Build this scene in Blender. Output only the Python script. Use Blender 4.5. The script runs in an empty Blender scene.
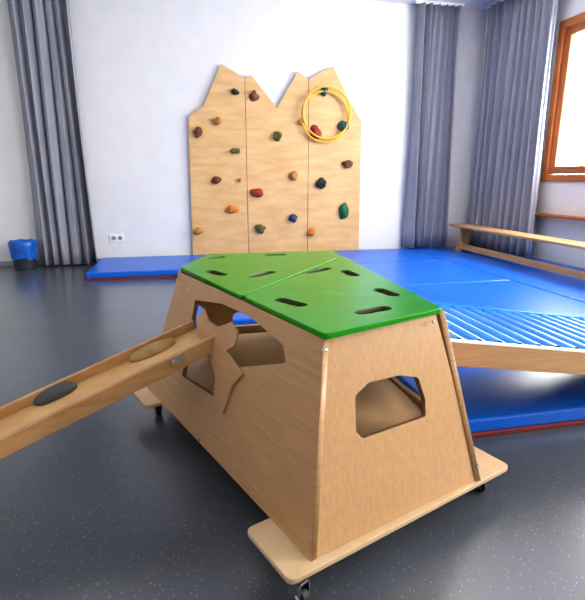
import bpy, bmesh, math, random
from mathutils import Vector, Matrix, noise
random.seed(4)
C = bpy.context.scene.collection
R = math.radians
# ------------------------------------------------------------------ camera
PITCH, YAW, FPX = R(14.04), R(12.04), 480.0
cam_d = bpy.data.cameras.new('camera'); cam = bpy.data.objects.new('camera', cam_d); C.objects.link(cam)
cam.location = (0, 0, 1.0); cam.rotation_euler = (R(90) - PITCH, 0, -YAW)
cam_d.sensor_fit = 'HORIZONTAL'; cam_d.sensor_width = 36; cam_d.lens = FPX / 585 * 36; cam_d.clip_start = .02
bpy.context.scene.camera = cam
vs = bpy.context.scene.view_settings
try: vs.view_transform = 'Standard'
except Exception: pass
for lk in ('Medium High Contrast', 'High Contrast', 'None'):
    try: vs.look = lk; break
    except Exception: pass
CAM = Vector((0, 0, 1))
RT = Vector((math.cos(YAW), -math.sin(YAW), 0)); FW = Vector((math.sin(YAW), math.cos(YAW), 0))
def ray(px, py):
    u, v = px - 292.5, py - 300
    return RT * u + FW * (FPX * math.cos(PITCH) - v * math.sin(PITCH)) - Vector((0, 0, 1)) * (FPX * math.sin(PITCH) + v * math.cos(PITCH))
def hit(px, py, p0, n):
    d = ray(px, py); n = Vector(n); return CAM + d * ((Vector(p0) - CAM).dot(n) / d.dot(n))
def onz(px, py, z): return hit(px, py, (0, 0, z), (0, 0, 1))
def ony(px, py, y): return hit(px, py, (0, y, 0), (0, 1, 0))
def onx(px, py, x): return hit(px, py, (x, 0, 0), (1, 0, 0))
# ------------------------------------------------------------------ materials
def lin(c):
    return tuple((x / 12.92 if x <= .04045 else ((x + .055) / 1.055) ** 2.4) for x in [k / 255 for k in c]) + (1,)
def mat(name, rgb, rough=.5, rgb2=None, scale=(4, 4, 4), nscale=1.0, bump=0, metal=0, detail=4, lo=.35, hi=.65, spec=.5, coat=0):
    m = bpy.data.materials.new(name); m.use_nodes = True
    nt = m.node_tree; b = nt.nodes['Principled BSDF']
    b.inputs['Roughness'].default_value = rough; b.inputs['Metallic'].default_value = metal
    b.inputs['Specular IOR Level'].default_value = spec
    if coat: b.inputs['Coat Weight'].default_value = coat; b.inputs['Coat Roughness'].default_value = .22
    tc = nt.nodes.new('ShaderNodeTexCoord'); mp = nt.nodes.new('ShaderNodeMapping'); mp.inputs['Scale'].default_value = scale
    nz = nt.nodes.new('ShaderNodeTexNoise'); nz.inputs['Scale'].default_value = nscale; nz.inputs['Detail'].default_value = detail
    nt.links.new(tc.outputs['Object'], mp.inputs['Vector']); nt.links.new(mp.outputs['Vector'], nz.inputs['Vector'])
    cr = nt.nodes.new('ShaderNodeValToRGB'); cr.color_ramp.elements[0].position = lo; cr.color_ramp.elements[1].position = hi
    cr.color_ramp.elements[0].color = lin(rgb); cr.color_ramp.elements[1].color = lin(rgb2 or tuple(min(255, k * 1.06) for k in rgb))
    nt.links.new(nz.outputs['Fac'], cr.inputs['Fac']); nt.links.new(cr.outputs['Color'], b.inputs['Base Color'])
    if bump:
        bp = nt.nodes.new('ShaderNodeBump'); bp.inputs['Strength'].default_value = bump; bp.inputs['Distance'].default_value = .01
        nt.links.new(nz.outputs['Fac'], bp.inputs['Height']); nt.links.new(bp.outputs['Normal'], b.inputs['Normal'])
    return m
M = {}
M['wall'] = mat('wall_paint', (229, 229, 229), .8, (233, 233, 233))
M['ceiling'] = mat('ceiling_paint', (222, 224, 228), .9)
M['ply'] = mat('birch_plywood', (172, 131, 90), .38, (202, 161, 116), (4, 4, 110), 1.4, detail=9, lo=.15, hi=.85)
M['ply_v'] = mat('birch_plywood_end', (180, 139, 96), .38, (202, 162, 116), (60, 60, 12), 2.0, detail=9, lo=.15, hi=.85)
M['ply_wall'] = mat('climbing_plywood', (212, 169, 113), .5, (226, 187, 133), (2.2, 2.2, 9), 1.3)
M['ply_pale'] = mat('pale_plywood', (202, 172, 132), .45, (214, 186, 148), (9, 9, 9), 1.2)
M['ply_in'] = mat('inner_plywood', (214, 175, 128), .45, (228, 190, 144), (4, 4, 12), 1.2)
M['ply_edge'] = mat('cut_plywood_edge', (124, 88, 56), .6, (146, 108, 72), (6, 6, 90), 1.2)
M['rail_wood'] = mat('rail_wood', (172, 128, 82), .4, (194, 151, 102), (12, 12, 40), .8)
M['deck_wood'] = mat('deck_wood', (198, 155, 102), .4, (214, 175, 122), (10, 10, 10), 1)
M['bench_wood'] = mat('bench_wood', (194, 148, 98), .4, (210, 170, 122), (20, 2, 20), 1)
M['window_wood'] = mat('window_wood', (166, 95, 46), .45, (184, 112, 58), (20, 2, 3), 1)
M['sash_wood'] = mat('sash_wood', (146, 80, 38), .45, (164, 96, 50), (20, 2, 3), 1)  # frame wood darkened, painting the shadow of the recessed sash
M['green'] = mat('green_lacquer', (30, 138, 6), .26, (31, 140, 7), (3, 3, 3), 1, spec=.25)
M['edge'] = mat('slot_edge', (66, 78, 40), .5)  # slot walls coloured dark to paint the shade inside the slots
M['blue'] = mat('blue_vinyl', (4, 98, 204), .33, (7, 102, 209), (2, 2, 2), 1, bump=.03)
M['red'] = mat('red_piping', (122, 40, 40), .55)
M['rib'] = mat('blue_rubber', (44, 138, 220), .24, (52, 146, 226))
M['gap'] = mat('pale_groove', (218, 236, 247), .3)  # white highlights between the ribs, painted as pale strips
M['curtain'] = mat('curtain_cloth', (150, 151, 162), .85, (164, 165, 176), (30, 30, 2), 1)
M['metal'] = mat('steel', (196, 198, 202), .25, metal=1)
M['black'] = mat('black_rubber', (30, 30, 33), .45)
M['yellow'] = mat('yellow_plastic', (234, 190, 60), .35)
M['white'] = mat('white_plastic', (244, 244, 242), .4)
M['grey'] = mat('grey_plastic', (150, 152, 156), .4)
M['bin'] = mat('bin_plastic', (38, 44, 56), .5)
M['bag'] = mat('blue_bag', (10, 84, 180), .35, (30, 118, 210), (12, 12, 12), 1, bump=.25)
M['stone_grey'] = mat('grey_stone', (66, 65, 67), .55, (86, 85, 86), (20, 20, 20), 1)
M['stone_tan'] = mat('tan_stone', (150, 118, 64), .55, (168, 136, 82), (20, 20, 20), 1)
M['base'] = mat('baseboard_paint', (150, 154, 160), .6)
# floor with flecks
m = mat('linoleum', (76, 81, 89), .3, (85, 90, 98), (2, 2, 2), 1.2, spec=.5, coat=.5); M['floor'] = m
nt = m.node_tree; b = nt.nodes['Principled BSDF']; cr = [n for n in nt.nodes if n.type == 'VALTORGB'][0]
tc = [n for n in nt.nodes if n.type == 'TEX_COORD'][0]
vo = nt.nodes.new('ShaderNodeTexVoronoi'); vo.inputs['Scale'].default_value = 85
nt.links.new(tc.outputs['Object'], vo.inputs['Vector'])
lt = nt.nodes.new('ShaderNodeMath'); lt.operation = 'LESS_THAN'; lt.inputs[1].default_value = .18
nt.links.new(vo.outputs['Distance'], lt.inputs[0])
sp = nt.nodes.new('ShaderNodeSeparateColor'); nt.links.new(vo.outputs['Color'], sp.inputs['Color'])
gt = nt.nodes.new('ShaderNodeMath'); gt.operation = 'GREATER_THAN'; gt.inputs[1].default_value = .45; nt.links.new(sp.outputs[0], gt.inputs[0])
mu = nt.nodes.new('ShaderNodeMath'); mu.operation = 'MULTIPLY'; nt.links.new(lt.outputs[0], mu.inputs[0]); nt.links.new(gt.outputs[0], mu.inputs[1])
mx = nt.nodes.new('ShaderNodeMixRGB'); mx.inputs['Color2'].default_value = lin((134, 140, 148))
nt.links.new(mu.outputs[0], mx.inputs['Fac']); nt.links.new(cr.outputs['Color'], mx.inputs['Color1']); nt.links.new(mx.outputs['Color'], b.inputs['Base Color'])
# glass
m = bpy.data.materials.new('window_glass'); m.use_nodes = True; nt = m.node_tree; nt.nodes.clear()
o = nt.nodes.new('ShaderNodeOutputMaterial'); ms = nt.nodes.new('ShaderNodeMixShader'); ms.inputs[0].default_value = .08
t = nt.nodes.new('ShaderNodeBsdfTransparent'); g = nt.nodes.new('ShaderNodeBsdfGlossy'); g.inputs['Roughness'].default_value = .02
nt.links.new(t.outputs[0], ms.inputs[1]); nt.links.new(g.outputs[0], ms.inputs[2]); nt.links.new(ms.outputs[0], o.inputs[0]); M['glass'] = m
# ------------------------------------------------------------------ build helpers
def add_box(bm, c, s, rot=None):
    mt = Matrix.Translation(Vector(c)) @ ((rot or Matrix.Identity(3)).to_4x4()) @ Matrix.Diagonal((s[0], s[1], s[2], 1))
    bmesh.ops.create_cube(bm, size=1, matrix=mt)
def add_cyl(bm, p0, p1, r, seg=20, r2=None):
    p0, p1 = Vector(p0), Vector(p1); d = p1 - p0
    q = Vector((0, 0, 1)).rotation_difference(d.normalized()).to_matrix().to_4x4()
    bmesh.ops.create_cone(bm, cap_ends=True, segments=seg, radius1=r, radius2=r if r2 is None else r2, depth=d.length, matrix=Matrix.Translation((p0 + p1) / 2) @ q)
def add_torus(bm, Rr, r, mt, seg=64, ns=10):
    rows = []
    for i in range(seg):
        a = 2 * math.pi * i / seg; row = []
        for j in range(ns):
            k = 2 * math.pi * j / ns
            row.append(bm.verts.new(mt @ Vector(((Rr + r * math.cos(k)) * math.cos(a), (Rr + r * math.cos(k)) * math.sin(a), r * math.sin(k)))))
        rows.append(row)
    for i in range(seg):
        for j in range(ns):
            bm.faces.new((rows[i][j], rows[(i + 1) % seg][j], rows[(i + 1) % seg][(j + 1) % ns], rows[i][(j + 1) % ns]))
def rootpos(p):
    v = Vector((0, 0, 0))
    while p is not None: v = v + p.location; p = p.parent
    return v
def finish(name, src, material, parent=None, bevel=0, smooth=False, origin=None):
    if isinstance(src, bmesh.types.BMesh):
        bmesh.ops.recalc_face_normals(src, faces=src.faces)
        me = bpy.data.meshes.new(name); src.to_mesh(me); src.free()
    else: me = src; me.name = name
    off = rootpos(parent) if parent is not None else Vector((0, 0, 0))
    loc = Vector((0, 0, 0))
    if parent is None and origin is not None: off = Vector(origin); loc = Vector(origin)
    me.transform(Matrix.Translation(-off))
    me.materials.clear(); me.materials.append(material)
    if smooth:
        for p in me.polygons: p.use_smooth = True
    ob = bpy.data.objects.new(name, me); C.objects.link(ob); ob.location = loc
    if parent is not None: ob.parent = parent
    if bevel:
        bv = ob.modifiers.new('bevel', 'BEVEL'); bv.width = bevel; bv.segments = 2; bv.limit_method = 'ANGLE'
    return ob
def tag(o, label, cat, group=None):
    o['label'] = label; o['category'] = cat
    if group: o['group'] = group
    return o
def thing(name, loc, label, cat, group=None):
    o = bpy.data.objects.new(name, None); C.objects.link(o); o.location = loc; o.empty_display_size = .1
    return tag(o, label, cat, group)
def struct(name, bm, material, parent=None, **k):
    o = finish(name, bm, material, parent, **k)
    if parent is None: o['kind'] = 'structure'
    return o
def round_poly(pts, r, n=5):
    out = []
    for i, p in enumerate(pts):
        a, b = pts[i - 1], pts[(i + 1) % len(pts)]
        da, db = (a - p), (b - p)
        ra, rb = min(r, da.length * .45), min(r, db.length * .45)
        q0, q1 = p + da.normalized() * ra, p + db.normalized() * rb
        for k in range(n + 1):
            t = k / n; out.append(q0 * (1 - t) ** 2 + p * 2 * t * (1 - t) + q1 * t * t)
    return out
def plate(name, outer, holes, th, inside, material, parent, bev=.0015, r=0, hr=.02, hole_mat=None):
    """flat board of the given outline (3-d points) with cut-outs, its outer face on the points, thickness towards 'inside'"""
    n = Vector((0, 0, 0))
    for i in range(len(outer)): n += outer[i].cross(outer[(i + 1) % len(outer)])
    n.normalize(); c = sum(outer, Vector()) / len(outer)
    if (Vector(inside) - c).dot(n) > 0: n = -n
    ex = (outer[1] - outer[0]); ex = (ex - n * ex.dot(n)).normalized(); ey = n.cross(ex)
    cu = bpy.data.curves.new('tmp', 'CURVE'); cu.dimensions = '2D'; cu.fill_mode = 'BOTH'
    cu.extrude = th / 2 - bev; cu.bevel_depth = bev; cu.bevel_resolution = 1; cu.offset = -bev
    hc = []
    for k, pl in enumerate([outer] + list(holes)):
        p2 = [Vector(((p - c).dot(ex), (p - c).dot(ey), 0)) for p in pl]
        if k:
            q = sum(p2, Vector()) / len(p2); hc.append((q, max((z - q).length for z in p2) + .004))
        rr = r if k == 0 else hr
        if rr: p2 = round_poly(p2, rr)
        s = cu.splines.new('POLY'); s.points.add(len(p2) - 1); s.use_cyclic_u = True
        for q, p in zip(s.points, p2): q.co = (p.x, p.y, 0, 1)
    ob = bpy.data.objects.new('tmp', cu); C.objects.link(ob)
    bpy.context.view_layer.update()
    dg = bpy.context.evaluated_depsgraph_get()
    me = bpy.data.meshes.new_from_object(ob.evaluated_get(dg))
    bpy.data.objects.remove(ob); bpy.data.curves.remove(cu)
    sel = [p.index for p in me.polygons if abs(p.normal.z) < .6 and (any((Vector((p.center.x, p.center.y, 0)) - q).length < rad for q, rad in hc) if holes else True)] if hole_mat else []
    mt = Matrix((ex, ey, n)).transposed().to_4x4(); mt.translation = c - n * th / 2
    me.transform(mt)
    ob = finish(name, me, material, parent)
    if hole_mat:
        me.materials.append(hole_mat)
        for i in sel: me.polygons[i].material_index = 1
    return ob
def capsule(a, b, r, n=8):
    d = (b - a).normalized(); s = Vector((-d.y, d.x, 0)); out = []
    for k in range(n + 1):
        t = -math.pi / 2 + math.pi * k / n; out.append(b + (d * math.cos(t) + s * math.sin(t)) * r)
    for k in range(n + 1):
        t = math.pi / 2 + math.pi * k / n; out.append(a + (d * math.cos(t) + s * math.sin(t)) * r)
    return out
# ------------------------------------------------------------------ room
YB, XR, XL, YF, ZC = 6.25, 4.15, -3.6, -2.2, 3.13
bm = bmesh.new(); add_box(bm, ((XL + XR) / 2, (YB + YF) / 2, -.05), (XR - XL + .4, YB - YF + .4, .1)); struct('floor', bm, M['floor'])
bm = bmesh.new(); add_box(bm, ((XL + XR) / 2, (YB + YF) / 2, ZC + .05), (XR - XL + .4, YB - YF + .4, .1)); struct('ceiling', bm, M['ceiling'])
bm = bmesh.new(); add_box(bm, ((XL + XR) / 2, YB + .1, ZC / 2), (XR - XL + .4, .2, ZC)); struct('wall_back', bm, M['wall'])
bm = bmesh.new(); add_box(bm, (XL - .1, (YB + YF) / 2, ZC / 2), (.2, YB - YF, ZC)); struct('wall_left', bm, M['wall'])
bm = bmesh.new(); add_box(bm, ((XL + XR) / 2, YF - .1, ZC / 2), (XR - XL + .4, .2, ZC)); struct('wall_front', bm, M['wall'])
WIN = [(2.55, 5.16), (-1.2, 1.6)]; WZ0, WZ1 = .98, 2.7  # second opening is an unseen window, added to let in more light
bm = bmesh.new(); T = .24
ys = [YF, -1.2, 1.6, 2.55, 5.16, YB]
for i in range(5):
    y0, y1 = ys[i], ys[i + 1]
    if (y0, y1) in [(-1.2, 1.6), (2.55, 5.16)]:
        add_box(bm, (XR + T / 2, (y0 + y1) / 2, WZ0 / 2), (T, y1 - y0, WZ0)); add_box(bm, (XR + T / 2, (y0 + y1) / 2, (WZ1 + ZC) / 2), (T, y1 - y0, ZC - WZ1))
    else: add_box(bm, (XR + T / 2, (y0 + y1) / 2, ZC / 2), (T, y1 - y0, ZC))
struct('wall_right', bm, M['wall'])
for wi, (y0, y1) in enumerate(WIN):
    root = bpy.data.objects.new('window_%d' % (wi + 1), None); C.objects.link(root); root.location = (XR + .03, (y0 + y1) / 2, WZ0); root['kind'] = 'structure'
    xw = XR + .03; bm = bmesh.new(); f = .08
    for z in (WZ0 + f / 2, WZ1 - f / 2): add_box(bm, (xw, (y0 + y1) / 2, z), (.1, y1 - y0, f))
    for y in (y0 + f / 2, y1 - f / 2, (y0 + y1) / 2): add_box(bm, (xw, y, (WZ0 + WZ1) / 2), (.098, f, WZ1 - WZ0))
    finish('window_frame', bm, M['window_wood'], root, bevel=.004)
    for h in range(2):
        a = y0 + f if h == 0 else (y0 + y1) / 2 + f / 2; e = (y0 + y1) / 2 - f / 2 if h == 0 else y1 - f
        zb = WZ0 + f; bm = bmesh.new(); g = .085
        for z in (zb + g / 2 + .006, WZ1 - f - g / 2 - .006): add_box(bm, (xw + .005, (a + e) / 2, z), (.06, e - a - .012, g))
        for y in (a + g / 2 + .006, e - g / 2 - .006): add_box(bm, (xw + .005, y, (zb + WZ1 - f) / 2), (.058, g, WZ1 - f - zb - .012))
        finish('window_sash', bm, M['sash_wood'], root, bevel=.005)
        bm = bmesh.new(); add_box(bm, (xw + .01, (a + e) / 2, (zb + WZ1 - f) / 2), (.008, e - a - 2 * g, WZ1 - f - zb - 2 * g)); finish('window_pane', bm, M['glass'], root)
bm = bmesh.new(); add_box(bm, (XR - .06, 2.0, .6), (.13, 6.4, .03)); struct('trim_1', bm, M['window_wood'], bevel=.004)
bm = bmesh.new(); add_box(bm, ((XL + XR) / 2, YB - .006, .03), (XR - XL, .012, .06)); struct('baseboard_back', bm, M['base'])
bm = bmesh.new(); add_box(bm, (XR - .006, (YB + YF) / 2, .03), (.012, YB - YF - .03, .06)); struct('baseboard_right', bm, M['base'])
# ------------------------------------------------------------------ curtains
def curtain(p0, p1, z0, z1, pleats, amp, label, flare=.06):
    p0, p1 = Vector(p0), Vector(p1); d = (p1 - p0); nrm = Vector((-d.y, d.x, 0)).normalized(); N = pleats * 14; rows = 16
    root = thing('curtain', ((p0.x + p1.x) / 2, (p0.y + p1.y) / 2, z0), label, 'curtain', 'grey blue curtains')
    am = [random.uniform(.5, 1.25) for _ in range(pleats + 2)]; ph = [random.uniform(-.9, .9) for _ in range(pleats + 2)]
    bm = bmesh.new(); grid = []
    for j in range(rows + 1):
        zf = j / rows; row = []
        for i in range(N + 1):
            s = i / N; k = s * pleats; a = am[int(k)] * (1 - k % 1) + am[int(k) + 1] * (k % 1); q = ph[int(k)] * (1 - k % 1) + ph[int(k) + 1] * (k % 1)
            an = 2 * math.pi * k + q * (1.8 - zf)
            w = amp * a * (.65 + .4 * (1 - zf)) * math.sin(an) + amp * .22 * math.sin(2.3 * an + 4 * q)
            sway = .014 * math.sin(3 * zf + 9 * s) + .09 * d.length / pleats * math.sin(2 * an)
            sc = .5 + (s - .5) * (.97 + flare * (1 - zf) ** 2)
            row.append(bm.verts.new(p0 + d * (sc + sway / max(d.length, .1)) + nrm * w + Vector((0, 0, z0 + (z1 - z0) * zf))))
        grid.append(row)
    for j in range(rows):
        for i in range(N): bm.faces.new((grid[j][i], grid[j][i + 1], grid[j + 1][i + 1], grid[j + 1][i]))
    o = finish('cloth', bm, M['curtain'], root, smooth=True)
    sd = o.modifiers.new('s', 'SOLIDIFY'); sd.thickness = .003
    bm = bmesh.new(); add_box(bm, ((p0.x + p1.x) / 2, (p0.y + p1.y) / 2, ZC - .016), (abs(d.x) + .04, abs(d.y) + .04, .03)); finish('curtain_rail', bm, M['white'], root)
curtain((-1.77, 6.12, 0), (-1.11, 6.12, 0), .02, ZC - .03, 6, .085, 'grey blue pleated curtain on the left, beside the blue-lined bin', .07)
curtain((2.87, 6.12, 0), (3.47, 6.12, 0), .1, ZC - .03, 6, .085, 'grey blue pleated curtain on back wall right of climbing wall')
curtain((3.84, 6.1, 0), (3.98, 4.98, 0), .1, ZC - .03, 9, .095, 'grey blue pleated curtain in the corner next to the window')
# ------------------------------------------------------------------ mats
MT = .08
def mat_thing(x0, x1, y0, y1, label):
    root = thing('gym_mat', ((x0 + x1) / 2, (y0 + y1) / 2, 0), label, 'mat', 'blue gym mats')
    bm = bmesh.new(); add_box(bm, ((x0 + x1) / 2, (y0 + y1) / 2, .018 + (MT - .018) / 2), (x1 - x0, y1 - y0, MT - .018)); finish('cover', bm, M['blue'], root, bevel=.012)
    bm = bmesh.new(); add_box(bm, ((x0 + x1) / 2, (y0 + y1) / 2, .0095), (x1 - x0 + .004, y1 - y0 + .004, .019)); finish('base_strip', bm, M['red'], root, bevel=.004)
mat_thing(-1.06, .93, 5.15, 6.17, 'blue gym mat with red base at far left of the mats, under climbing wall')
mat_thing(.94, 2.93, 5.15, 6.17, 'blue gym mat along back wall, between climbing wall and right hand curtain')
mat_thing(2.94, 4.12, 5.15, 6.17, 'blue gym mat in the far corner under far end of bench')
mat_thing(.96, 2.96, 1.54, 2.73, 'blue gym mat with red base lying under the ribbed ramp')
mat_thing(.96, 2.96, 2.74, 3.93, 'blue gym mat just behind the ribbed ramp')
mat_thing(.96, 2.96, 3.94, 5.14, 'blue gym mat in the middle of the mat area, in front of back row')
mat_thing(2.97, 4.12, 3.2, 5.14, 'blue gym mat along window wall under the bench')
mat_thing(2.97, 4.12, 1.54, 3.19, 'blue gym mat by window wall beyond low end of ribbed ramp')
mat_thing(-.02, .95, 3.14, 5.14, 'blue gym mat behind the climbing box, seen through its cut-outs')
# ------------------------------------------------------------------ climbing wall
YP = 6.2
cw = thing('climbing_wall', (.95, YP + .01, .0), 'birch plywood climbing wall with mountain shaped top and colourful holds', 'climbing wall')
def bp(px, py): return ony(px, py, YP)
xa, xb, xc, xd = bp(189, 180).x, bp(247, 180).x, bp(308, 180).x, bp(361, 180).x
def V(x, z): return Vector((x, YP, z))
def Z(px, py): return bp(px, py).z
inside = (1, 10, 1)
s = .0025
plate('panel', [V(xa, 0), V(xb - s, 0), V(xb - s, Z(247, 78)), V(bp(221, 64).x, Z(221, 64)), V(bp(203, 106).x, Z(203, 106)), V(xa + .03, Z(192, 117))], [], .02, inside, M['ply_wall'], cw, hole_mat=M['ply_edge'])
plate('panel', [V(xb + s, 0), V(xc - s, 0), V(xc - s, Z(308, 80)), V(bp(298, 71).x, Z(298, 71)), V(bp(277, 108).x, Z(277, 108)), V(bp(251, 75).x, Z(251, 75)), V(xb + s, Z(248, 78))], [], .02, inside, M['ply_wall'], cw, hole_mat=M['ply_edge'])
plate('panel', [V(xc + s, 0), V(xd, 0), V(xd - .02, Z(357, 122)), V(bp(348, 97).x, Z(348, 97)), V(bp(333, 66).x, Z(333, 66)), V(xc + s, Z(309, 79))], [], .02, inside, M['ply_wall'], cw, hole_mat=M['ply_edge'])
HC = dict(black=(30, 36, 44), brown=(112, 70, 44), tan=(170, 120, 66), olive=(88, 92, 48), orange=(206, 120, 40), red=(150, 44, 38), green=(20, 104, 62), blue=(40, 56, 96), teal=(28, 78, 84), yellow=(196, 150, 50))
HM = {k: mat('hold_' + k, v, .6, None, (30, 30, 30), 1, bump=.3) for k, v in HC.items()}
holds = [(235, 92, 'black', 4, 3), (254, 96, 'brown', 5, 5), (324, 91, 'teal', 4, 5), (217, 121, 'tan', 4, 4), (198, 133, 'brown', 5, 5), (235, 151, 'olive', 5, 3), (277, 136, 'olive', 4, 5), (301, 122, 'yellow', 3, 3), (315, 132, 'red', 6, 7), (343, 126, 'teal', 6, 5), (347, 164, 'brown', 6, 4), (216, 180, 'brown', 5, 4), (256, 193, 'red', 6, 5), (293, 176, 'tan', 5, 5), (321, 183, 'black', 6, 6), (343, 211, 'green', 6, 9), (293, 218, 'blue', 5, 5), (232, 209, 'orange', 7, 4), (198, 231, 'tan', 5, 4), (260, 229, 'olive', 6, 5), (240, 180, 'yellow', 2, 2), (311, 232, 'orange', 4, 4)]
for i, (px, py, col, rx, ry) in enumerate(holds):
    p = bp(px, py); k = .9 / 79.0; bm = bmesh.new(); bmesh.ops.create_icosphere(bm, subdivisions=3, radius=1)
    for v in bm.verts:
        nn = noise.noise(v.co * 1.0 + Vector((i * 7.3, 0, 0))) * .5 + noise.noise(v.co * 2.2 + Vector((0, i * 3.1, 0))) * .12
        q = v.co * (1 + nn); v.co = Vector((p.x + q.x * rx * k, YP - .018 + max(q.y, -1.1) * .045, p.z + q.z * ry * k))
        if v.co.y > YP + .004: v.co.y = YP + .004
    h = finish('climbing_hold', bm, HM[col], cw, smooth=True); h['label'] = col + ' climbing hold'
for x0, x1 in ((xa, xb), (xb, xc), (xc, xd)):
    for zz in (.25, .75, 1.25, 1.75):
        for x in (x0 + .05, (x0 + x1) / 2, x1 - .05):
            bm = bmesh.new(); add_cyl(bm, (x, YP + .001, zz), (x, YP - .003, zz), .007, 10); finish('screw', bm, M['grey'], cw)
# hoops
for i, (px, py, rr, yy, lb) in enumerate([(327, 113, .305, 6.128, 'yellow hoop hanging on climbing wall, nearer of the two overlapping'), (325, 117, .3, 6.150, 'yellow hoop hanging on climbing wall, behind the other one')]):
    p = ony(px, py, yy); bm = bmesh.new()
    add_torus(bm, rr, .0108, Matrix.Rotation(R(90), 4, 'X')); bmesh.ops.translate(bm, verts=bm.verts, vec=p)
    o = finish('hoop', bm, M['yellow'], None, smooth=True, origin=p); tag(o, lb, 'hoop', 'yellow hoops')
# ------------------------------------------------------------------ bench
bx0, bx1, by0, by1, bz0, bz1 = 3.46, 3.72, 2.3, 6.0, MT, .42
bc = (bx0 + bx1) / 2
be = thing('gym_bench', (bc, (by0 + by1) / 2, bz0), 'long low pale wooden gym bench standing along window wall', 'bench')
bm = bmesh.new(); add_box(bm, (bc, (by0 + by1) / 2, bz1 - .014), (bx1 - bx0, by1 - by0, .028)); finish('seat', bm, M['bench_wood'], be, bevel=.006)
for y in (by1 - .2, by0 + .75):
    pts = [Vector((bc - .13, y - .02, bz0)), Vector((bc - .13, y - .02, bz0 + .03)), Vector((bc - .05, y - .02, bz0 + .07)), Vector((bc - .08, y - .02, bz1 - .028)), Vector((bc + .08, y - .02, bz1 - .028)), Vector((bc + .05, y - .02, bz0 + .07)), Vector((bc + .13, y - .02, bz0 + .03)), Vector((bc + .13, y - .02, bz0)), Vector((bc + .06, y - .02, bz0)), Vector((bc + .04, y - .02, bz0 + .015)), Vector((bc - .04, y - .02, bz0 + .015)), Vector((bc - .06, y - .02, bz0))]
    plate('leg', pts, [], .035, (bc, y + 5, .2), M['bench_wood'], be)
bm = bmesh.new(); add_box(bm, (bc - .05, (by0 + by1) / 2, bz0 + .062), (.04, by1 - by0 - .24, .07)); finish('stretcher', bm, M['bench_wood'], be, bevel=.005)
# ------------------------------------------------------------------ bin, bag, socket
p = onz(26, 269, 0); r0, r1, hh = .11, .135, .32
bm = bmesh.new(); add_cyl(bm, (p.x, p.y, 0), (p.x, p.y, hh), r0, 32, r1)
bmesh.ops.delete(bm, geom=[f for f in bm.faces if f.normal.z > .9], context='FACES')
o = finish('waste_bin', bm, M['bin'], None, smooth=False, origin=(p.x, p.y, 0)); sd = o.modifiers.new('s', 'SOLIDIFY'); sd.thickness = .004
tag(o, 'small dark waste bin on floor left of the curtain', 'bin')
bm = bmesh.new(); prof = [(.02, .012), (.098, .014), (.122, hh - .02), (.134, hh + .01), (.142, hh + .002), (.143, hh - .04), (.139, hh - .1), (.135, hh - .16), (.132, hh - .19)]
rows = []
for q, (rr, z) in enumerate(prof):
    row = []
    for i in range(60):
        a = 2 * math.pi * i / 60; w = 0 if q < 3 else .002 * math.sin(a * 9 + q * 1.7) + .0015 * math.sin(a * 17 + q)
        dz = (.014 * math.sin(a * 4 + 1) + .006 * math.sin(a * 9)) if q == len(prof) - 1 else (.004 * math.sin(a * 7) if q in (3, 4) else 0)
        row.append(bm.verts.new((p.x + (rr + w) * math.cos(a), p.y + (rr + w) * math.sin(a), z + dz)))
    rows.append(row)
for j in range(len(rows) - 1):
    for i in range(60): bm.faces.new((rows[j][i], rows[j][(i + 1) % 60], rows[j + 1][(i + 1) % 60], rows[j + 1][i]))
o = finish('trash_bag', bm, M['bag'], None, smooth=True, origin=(p.x, p.y, .012)); tag(o, 'blue plastic bag lining the waste bin, folded over its rim', 'bag')
p = ony(117, 238, YB)
so = thing('power_socket', p, 'white double wall socket low on the wall between curtain and climbing wall', 'socket')
bm = bmesh.new(); add_box(bm, p + Vector((0, -.006, 0)), (.165, .012, .09)); finish('cover_plate', bm, M['white'], so, bevel=.003)
for dx in (-.038, .038):
    bm = bmesh.new(); add_cyl(bm, p + Vector((dx, -.0125, 0)), p + Vector((dx, -.0145, 0)), .027, 24); q = finish('outlet', bm, M['grey'], so)
    for ex in (-.01, .01):
        bm = bmesh.new(); add_cyl(bm, p + Vector((dx + ex, -.0145, 0)), p + Vector((dx + ex, -.0155, 0)), .004, 10); finish('contact_hole', bm, M['black'], q)
# ------------------------------------------------------------------ central play box
ZT, ZB = .64, .11
P, Q, Tt, U, S = [onz(a, b, ZT) for a, b in ((325, 334), (443, 308), (332, 250.5), (208, 254), (180, 267))]
A, B, Cc = onz(311, 562, ZB), onz(487, 480, ZB), onz(147, 387, ZB)
L = (Cc - A).normalized(); E = Vector((L.y, -L.x, 0))
ctr = (P + Q + Tt + U + S) / 5; cin = Vector((ctr.x, ctr.y, .35))
pb = thing('play_box', (ctr.x, ctr.y, 0), 'tapered plywood climbing box on casters with cut-out windows and green top', 'climbing box')
th = .018; gt_ = .016
def ins(p, k=.012): d = (ctr - p); d.z = 0; q = p + d.normalized() * k; q.z = ZT - gt_; return q
P1, Q1, T1, U1, S1 = [ins(p) for p in (P, Q, Tt, U, S)]
Tb = Tt + L * .08 + E * .1; Tb.z = ZB
Ub = U + L * .1; Ub.z = ZB
S2, R2 = onz(240, 296, ZT), onz(341, 256, ZT)
tt = (S2 - P).dot((S - P).normalized()) / (S - P).length; S2 = P.lerp(S, tt)
tt = (R2 - Q).dot((Tt - Q).normalized()) / (Tt - Q).length; R2 = Q.lerp(Tt, tt)
gd = (R2 - S2).normalized(); gn = Vector((-gd.y, gd.x, 0)) * .0045
def slot(a, b, r=.022): return capsule(onz(a[0], a[1], ZT), onz(b[0], b[1], ZT), r)
near_slots = [slot((281, 299.5), (300, 304.5)), slot((362, 312), (384, 308)), slot((379, 289.5), (393, 294.5)), slot((310, 272), (326, 268.5)), slot((345, 271), (354, 275))]
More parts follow.
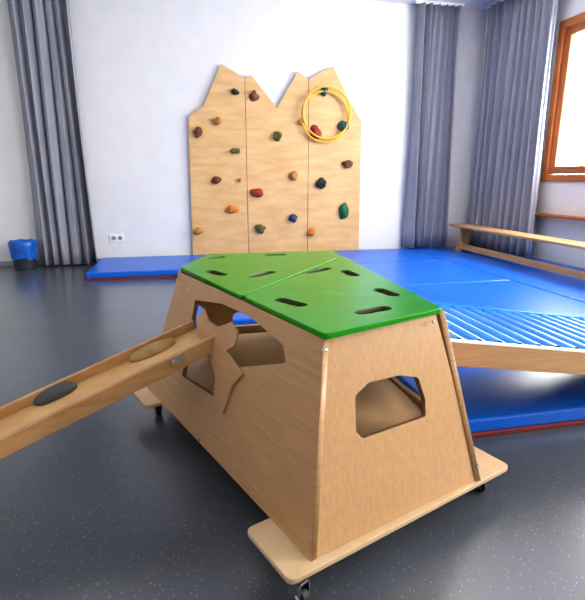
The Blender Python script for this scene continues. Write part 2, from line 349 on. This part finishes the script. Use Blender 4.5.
far_slots = [slot((210, 271), (222, 274.5)), slot((254, 276), (270, 272)), slot((211, 258), (221, 257)), slot((268, 255), (282, 254.5))]
dn = Vector((ctr.x, ctr.y, -1))
plate('top_board', [P, Q, R2 - gn, S2 - gn], near_slots, gt_, dn, M['green'], pb, bev=.002, r=.018, hr=0, hole_mat=M['edge'])
plate('top_board', [S2 + gn, R2 + gn, Tt, U, S], far_slots, gt_, dn, M['green'], pb, bev=.002, r=.018, hr=0, hole_mat=M['edge'])
n = (Cc - A).cross(P1 - A).normalized()
nl = -n if (cin - A).dot(n) > 0 else n
def onl(px, py): return hit(px, py, A, n)
S1p = onl(179, 273)
oa = [onl(*q) for q in ((195, 300), (222, 304), (250, 317), (283, 345), (286, 363), (240, 367), (226, 390), (213, 396), (182, 376), (187, 345))]
plate('side_panel', [A, Cc, S1p, P1], [oa], th, cin, M['ply'], pb, hr=.009, hole_mat=M['ply_edge'])
sh = L * .01
en = (B - A).cross(P1 - A).normalized()
def one(px, py): return hit(px, py, A + sh, en)
win = [one(*q) for q in ((357, 396), (371, 383), (402, 376), (421, 378), (428, 400), (428, 417), (364, 439), (357, 432))]
plate('end_panel', [A + sh + E * .012, B + sh - E * .012, Q1 + sh - E * .012, P1 + sh + E * .012], [win], th, cin, M['ply_v'], pb, hr=.007, hole_mat=M['ply_edge'])
def bil(a, b, c, d, s, t): return (a.lerp(b, s)).lerp(d.lerp(c, s), t)
op = [bil(B, Tb, T1, Q1, s, t) for s, t in ((.1, .27), (.35, .2), (.8, .2), (.86, .34), (.8, .43), (.7, .46), (.2, .48), (.08, .44))]
plate('side_panel', [B, Tb, T1, Q1], [op], th, cin, M['ply'], pb, hr=.02)
op = [bil(Tb, Ub, U1, T1, s, t) for s, t in ((.2, .25), (.8, .25), (.8, .4), (.65, .45), (.35, .45), (.2, .4))]
plate('end_panel', [Tb, Ub, U1, T1], [op], th, cin, M['ply'], pb)
op = [bil(Ub, Cc, S1, U1, s, t) for s, t in ((.12, .22), (.88, .22), (.88, .5), (.7, .58), (.3, .58), (.12, .5))]
plate('end_panel', [Ub, Cc, S1, U1], [op], th, cin, M['ply'], pb)
def level(z, k):
    t = (z - ZB) / (ZT - gt_ - ZB); o = []
    for a, b in ((A, P1), (B, Q1), (Tb, T1), (Ub, U1), (Cc, S1)):
        q = a.lerp(b, t); d = ctr - q; d.z = 0; q = q + d.normalized() * k; q.z = z; o.append(q)
    return o
plate('inner_shelf', level(.2, .05), [], th, dn, M['ply_in'], pb)
plate('bottom_board', level(ZB + .02, .035), [], th, dn, M['ply_in'], pb)
def LE(l, e, z): q = A + L * l + E * e; q.z = z; return q
wE = (B - A).dot(E)
near_sk = [LE(-.02, -.075, ZB), LE(-.04, wE + .13, ZB), LE(.18, wE + .14, ZB), LE(.19, -.075, ZB)]
far_sk = [LE(1.04, -.065, ZB), LE(1.04, .93, ZB), LE(1.23, .93, ZB), LE(1.23, -.065, ZB)]
for sk in (near_sk, far_sk): plate('skid_board', sk, [], .016, dn, M['ply_pale'], pb, bev=.002, r=.022)
def caster(q, ang):
    z1 = ZB - .016; d = Vector((math.cos(ang), math.sin(ang), 0)); sd = Vector((-d.y, d.x, 0)); bm = bmesh.new()
    rot = Matrix((d, sd, Vector((0, 0, 1)))).transposed()
    add_box(bm, (q.x, q.y, z1 - .003), (.06, .05, .006), rot); add_cyl(bm, (q.x, q.y, z1 - .006), (q.x, q.y, z1 - .028), .018, 16)
    w = q + d * .018; w.z = .025
    for s in (-1, 1): add_box(bm, (q.x + d.x * .01 + sd.x * s * .015, q.y + d.y * .01 + sd.y * s * .015, z1 - .046), (.044, .003, .056), rot)
    add_box(bm, (q.x + d.x * .008, q.y + d.y * .008, z1 - .022), (.044, .033, .008), rot)
    add_cyl(bm, w - sd * .019, w + sd * .019, .008, 12)
    f = finish('caster', bm, M['metal'], pb)
    bm = bmesh.new(); add_cyl(bm, w - sd * .011, w + sd * .011, .025, 28)
    o = finish('wheel', bm, M['black'], f, bevel=.004); o['label'] = 'black caster wheel'
caster(LE(.02, -.03, 0), R(-60)); caster(LE(.045, wE + .075, 0), R(-60)); caster(LE(1.14, .02, 0), R(100)); caster(LE(1.13, .87, 0), R(60))
on_ = -en if (cin - A).dot(en) > 0 else en
def screw(q, nn, r): bm = bmesh.new(); add_cyl(bm, q - nn * .002, q + nn * .003, r, 12); finish('screw', bm, M['metal'], pb)
for px, py in ((325, 350), (309, 545), (190, 288), (200, 440)): screw(onl(px, py), nl, .006)
for px, py in ((434, 322), (478, 466), (320, 546)): screw(one(px, py), on_, .006)
# ------------------------------------------------------------------ left ramp (balance board with stones)
X0 = onl(202, 336); X0 = X0 + E * .02
slope = math.atan2(.272, 1)
dr = (-E * math.cos(slope) - Vector((0, 0, 1)) * math.sin(slope)); nr = L.cross(dr); nr = nr if nr.z > 0 else -nr
LEN = (X0.z - .03) / math.sin(slope)
rotm = Matrix((dr, L, nr)).transposed()
end = X0 + dr * LEN
lr = thing('balance_ramp', (end.x, end.y, 0), 'narrow wooden ramp with side rails, hooked into left opening of the climbing box', 'ramp')
W = .205; st0 = X0; mid = st0 + dr * LEN / 2
bm = bmesh.new(); add_box(bm, mid - nr * .005, (LEN, W - .02, .014), rotm); finish('deck', bm, M['deck_wood'], lr)
for s_ in (-1, 1):
    bm = bmesh.new(); add_box(bm, mid + L * s_ * (W / 2 - .001) + nr * .007, (LEN, .017, .056), rotm); finish('rail', bm, M['rail_wood'], lr, bevel=.003)
for dd, mm, lb, sz, px, py in ((.1, 'stone_tan', 'tan oval stone fixed on the ramp', (.088, .038, .024), 153, 349), (.5, 'stone_grey', 'dark grey oval stone fixed on the ramp', (.066, .04, .026), 55, 393)):
    q = hit(px, py, X0 + nr * .011, nr) - nr * .004; bm = bmesh.new(); bmesh.ops.create_icosphere(bm, subdivisions=4, radius=1)
    for v in bm.verts:
        k = 1 + .1 * noise.noise(v.co * 1.2 + Vector((dd * 9, 0, 0))); c = v.co * k; h = c.z
        v.co = q + dr * c.x * sz[0] + L * c.y * sz[1] + nr * (max(h, -.3) * sz[2])
    o = finish('stepping_stone', bm, M[mm], lr, smooth=True); o['label'] = lb
bm = bmesh.new(); q = hit(178, 360, mid - L * (W / 2 + .0105), L)
add_box(bm, q, (.05, .004, .03), rotm)
for a in (-.013, .013): add_cyl(bm, q + dr * a, q + dr * a - L * .006, .005, 10)
o = finish('bracket', bm, M['metal'], lr); o['label'] = 'metal bracket'
# hook plate hanging flat on the panel
hp0 = A + nl * .010
hk = [hit(px, py, hp0, n) for px, py in ((196, 320), (203, 308), (208, 321), (217, 327), (231, 322), (237, 332), (234, 346), (226, 351), (242, 374), (231, 387), (222, 414), (213, 401), (215, 376), (208, 356), (198, 340))]
plate('hook', hk, [], .009, cin, M['ply'], lr, r=.002)
# ------------------------------------------------------------------ right ramp (ribbed)
zs, y0, y1, xs = .452, 1.45, 2.05, .87
sl = R(8.4); dr2 = Vector((math.cos(sl), 0, -math.sin(sl))); n2 = Vector((math.sin(sl), 0, math.cos(sl)))
LEN2 = 2.25; rot2 = Matrix((dr2, Vector((0, 1, 0)), n2)).transposed(); st = Vector((xs, (y0 + y1) / 2, zs)); md = st + dr2 * LEN2 / 2
rr_ = thing('ribbed_ramp', (xs + LEN2 * .95, (y0 + y1) / 2, MT), 'wide ramp with blue ribbed surface and wooden frame, right of the climbing box', 'ramp')
for s_ in (-1, 1):
    o3 = md + Vector((0, 1, 0)) * s_ * (y1 - y0) / 2
    y_ = o3.y - .011
    a0, a1 = st.copy(), st + dr2 * LEN2
    pts = [Vector((a0.x, y_, a0.z)), Vector((a1.x, y_, a1.z)), Vector((a1.x, y_, MT + .004)), Vector((a0.x + (a0.z - .09 - MT - .004) / math.tan(sl), y_, MT + .004)), Vector((a0.x, y_, a0.z - .09))]
    plate('side_rail', pts, [], .022, (0, y_ + 5, 0), M['ply'], rr_, bev=.003)
    bm = bmesh.new(); add_box(bm, md + Vector((0, 1, 0)) * (s_ * ((y1 - y0) / 2)) + n2 * (.003 if s_ < 0 else .007), (LEN2, .024, .006 if s_ < 0 else .014), rot2); finish('edging', bm, M['white'] if s_ < 0 else M['rib'], rr_)
bm = bmesh.new(); pitch = .084; nr_ = int((LEN2 - .04) / pitch); yy0, yy1 = y0 + .012, y1 - .012; prev = None; K = 20
for i in range(nr_ * K + 1):
    f_ = (i % K) / K; s = i / K * pitch + .02
    hgt = -.004 + (.016 * math.sin(math.pi * f_ / .6) ** .7 if 0 < f_ < .6 else 0)
    q = st + dr2 * s + n2 * hgt; a = bm.verts.new((q.x, yy0, q.z)); b_ = bm.verts.new((q.x, yy1, q.z))
    if prev: bm.faces.new((prev[0], a, b_, prev[1]))
    prev = (a, b_)
o = finish('ribbed_surface', bm, M['rib'], rr_, smooth=True)
o.data.materials.append(M['gap'])
for i, p in enumerate(o.data.polygons):
    c = p.center - (st - rootpos(rr_)); d_ = c.dot(dr2) - .02; f_ = (d_ / pitch) % 1
    p.material_index = 1 if f_ > .6 else 0
bm = bmesh.new(); add_box(bm, md - n2 * .022, (LEN2 - .02, y1 - y0 - .024, .014), rot2); finish('deck', bm, M['ply'], rr_)
bm = bmesh.new(); add_box(bm, st + Vector((-.012, 0, -.045)), (.024, y1 - y0, .085)); finish('end_board', bm, M['ply'], rr_, bevel=.003)
# ------------------------------------------------------------------ light
w = bpy.data.worlds.new('sky'); bpy.context.scene.world = w; w.use_nodes = True
bg = w.node_tree.nodes['Background']; bg.inputs[0].default_value = (1, .98, .95, 1); bg.inputs[1].default_value = 23
for (a, e) in WIN:
    ld = bpy.data.lights.new('window_portal', 'AREA'); ld.shape = 'RECTANGLE'; ld.size = WZ1 - WZ0; ld.size_y = e - a
    try: ld.cycles.is_portal = True
    except Exception: pass
    lo = bpy.data.objects.new('window_portal', ld); C.objects.link(lo); lo.location = (XR + .26, (a + e) / 2, (WZ0 + WZ1) / 2); lo.rotation_euler = (0, R(90), 0)
for (x, y, e) in ((-1.2, 3.2, 12), (2.2, 3.2, 17), (-1.2, .2, 8), (2.0, .2, 9)):  # soft fill added under the ceiling, no fixtures there
    ld = bpy.data.lights.new('ceiling_lamp', 'AREA'); ld.shape = 'RECTANGLE'; ld.size = 1.2; ld.size_y = 1.2; ld.energy = e; ld.color = (1, .95, .87)
    lo = bpy.data.objects.new('ceiling_lamp', ld); C.objects.link(lo); lo.location = (x, y, ZC - .02)
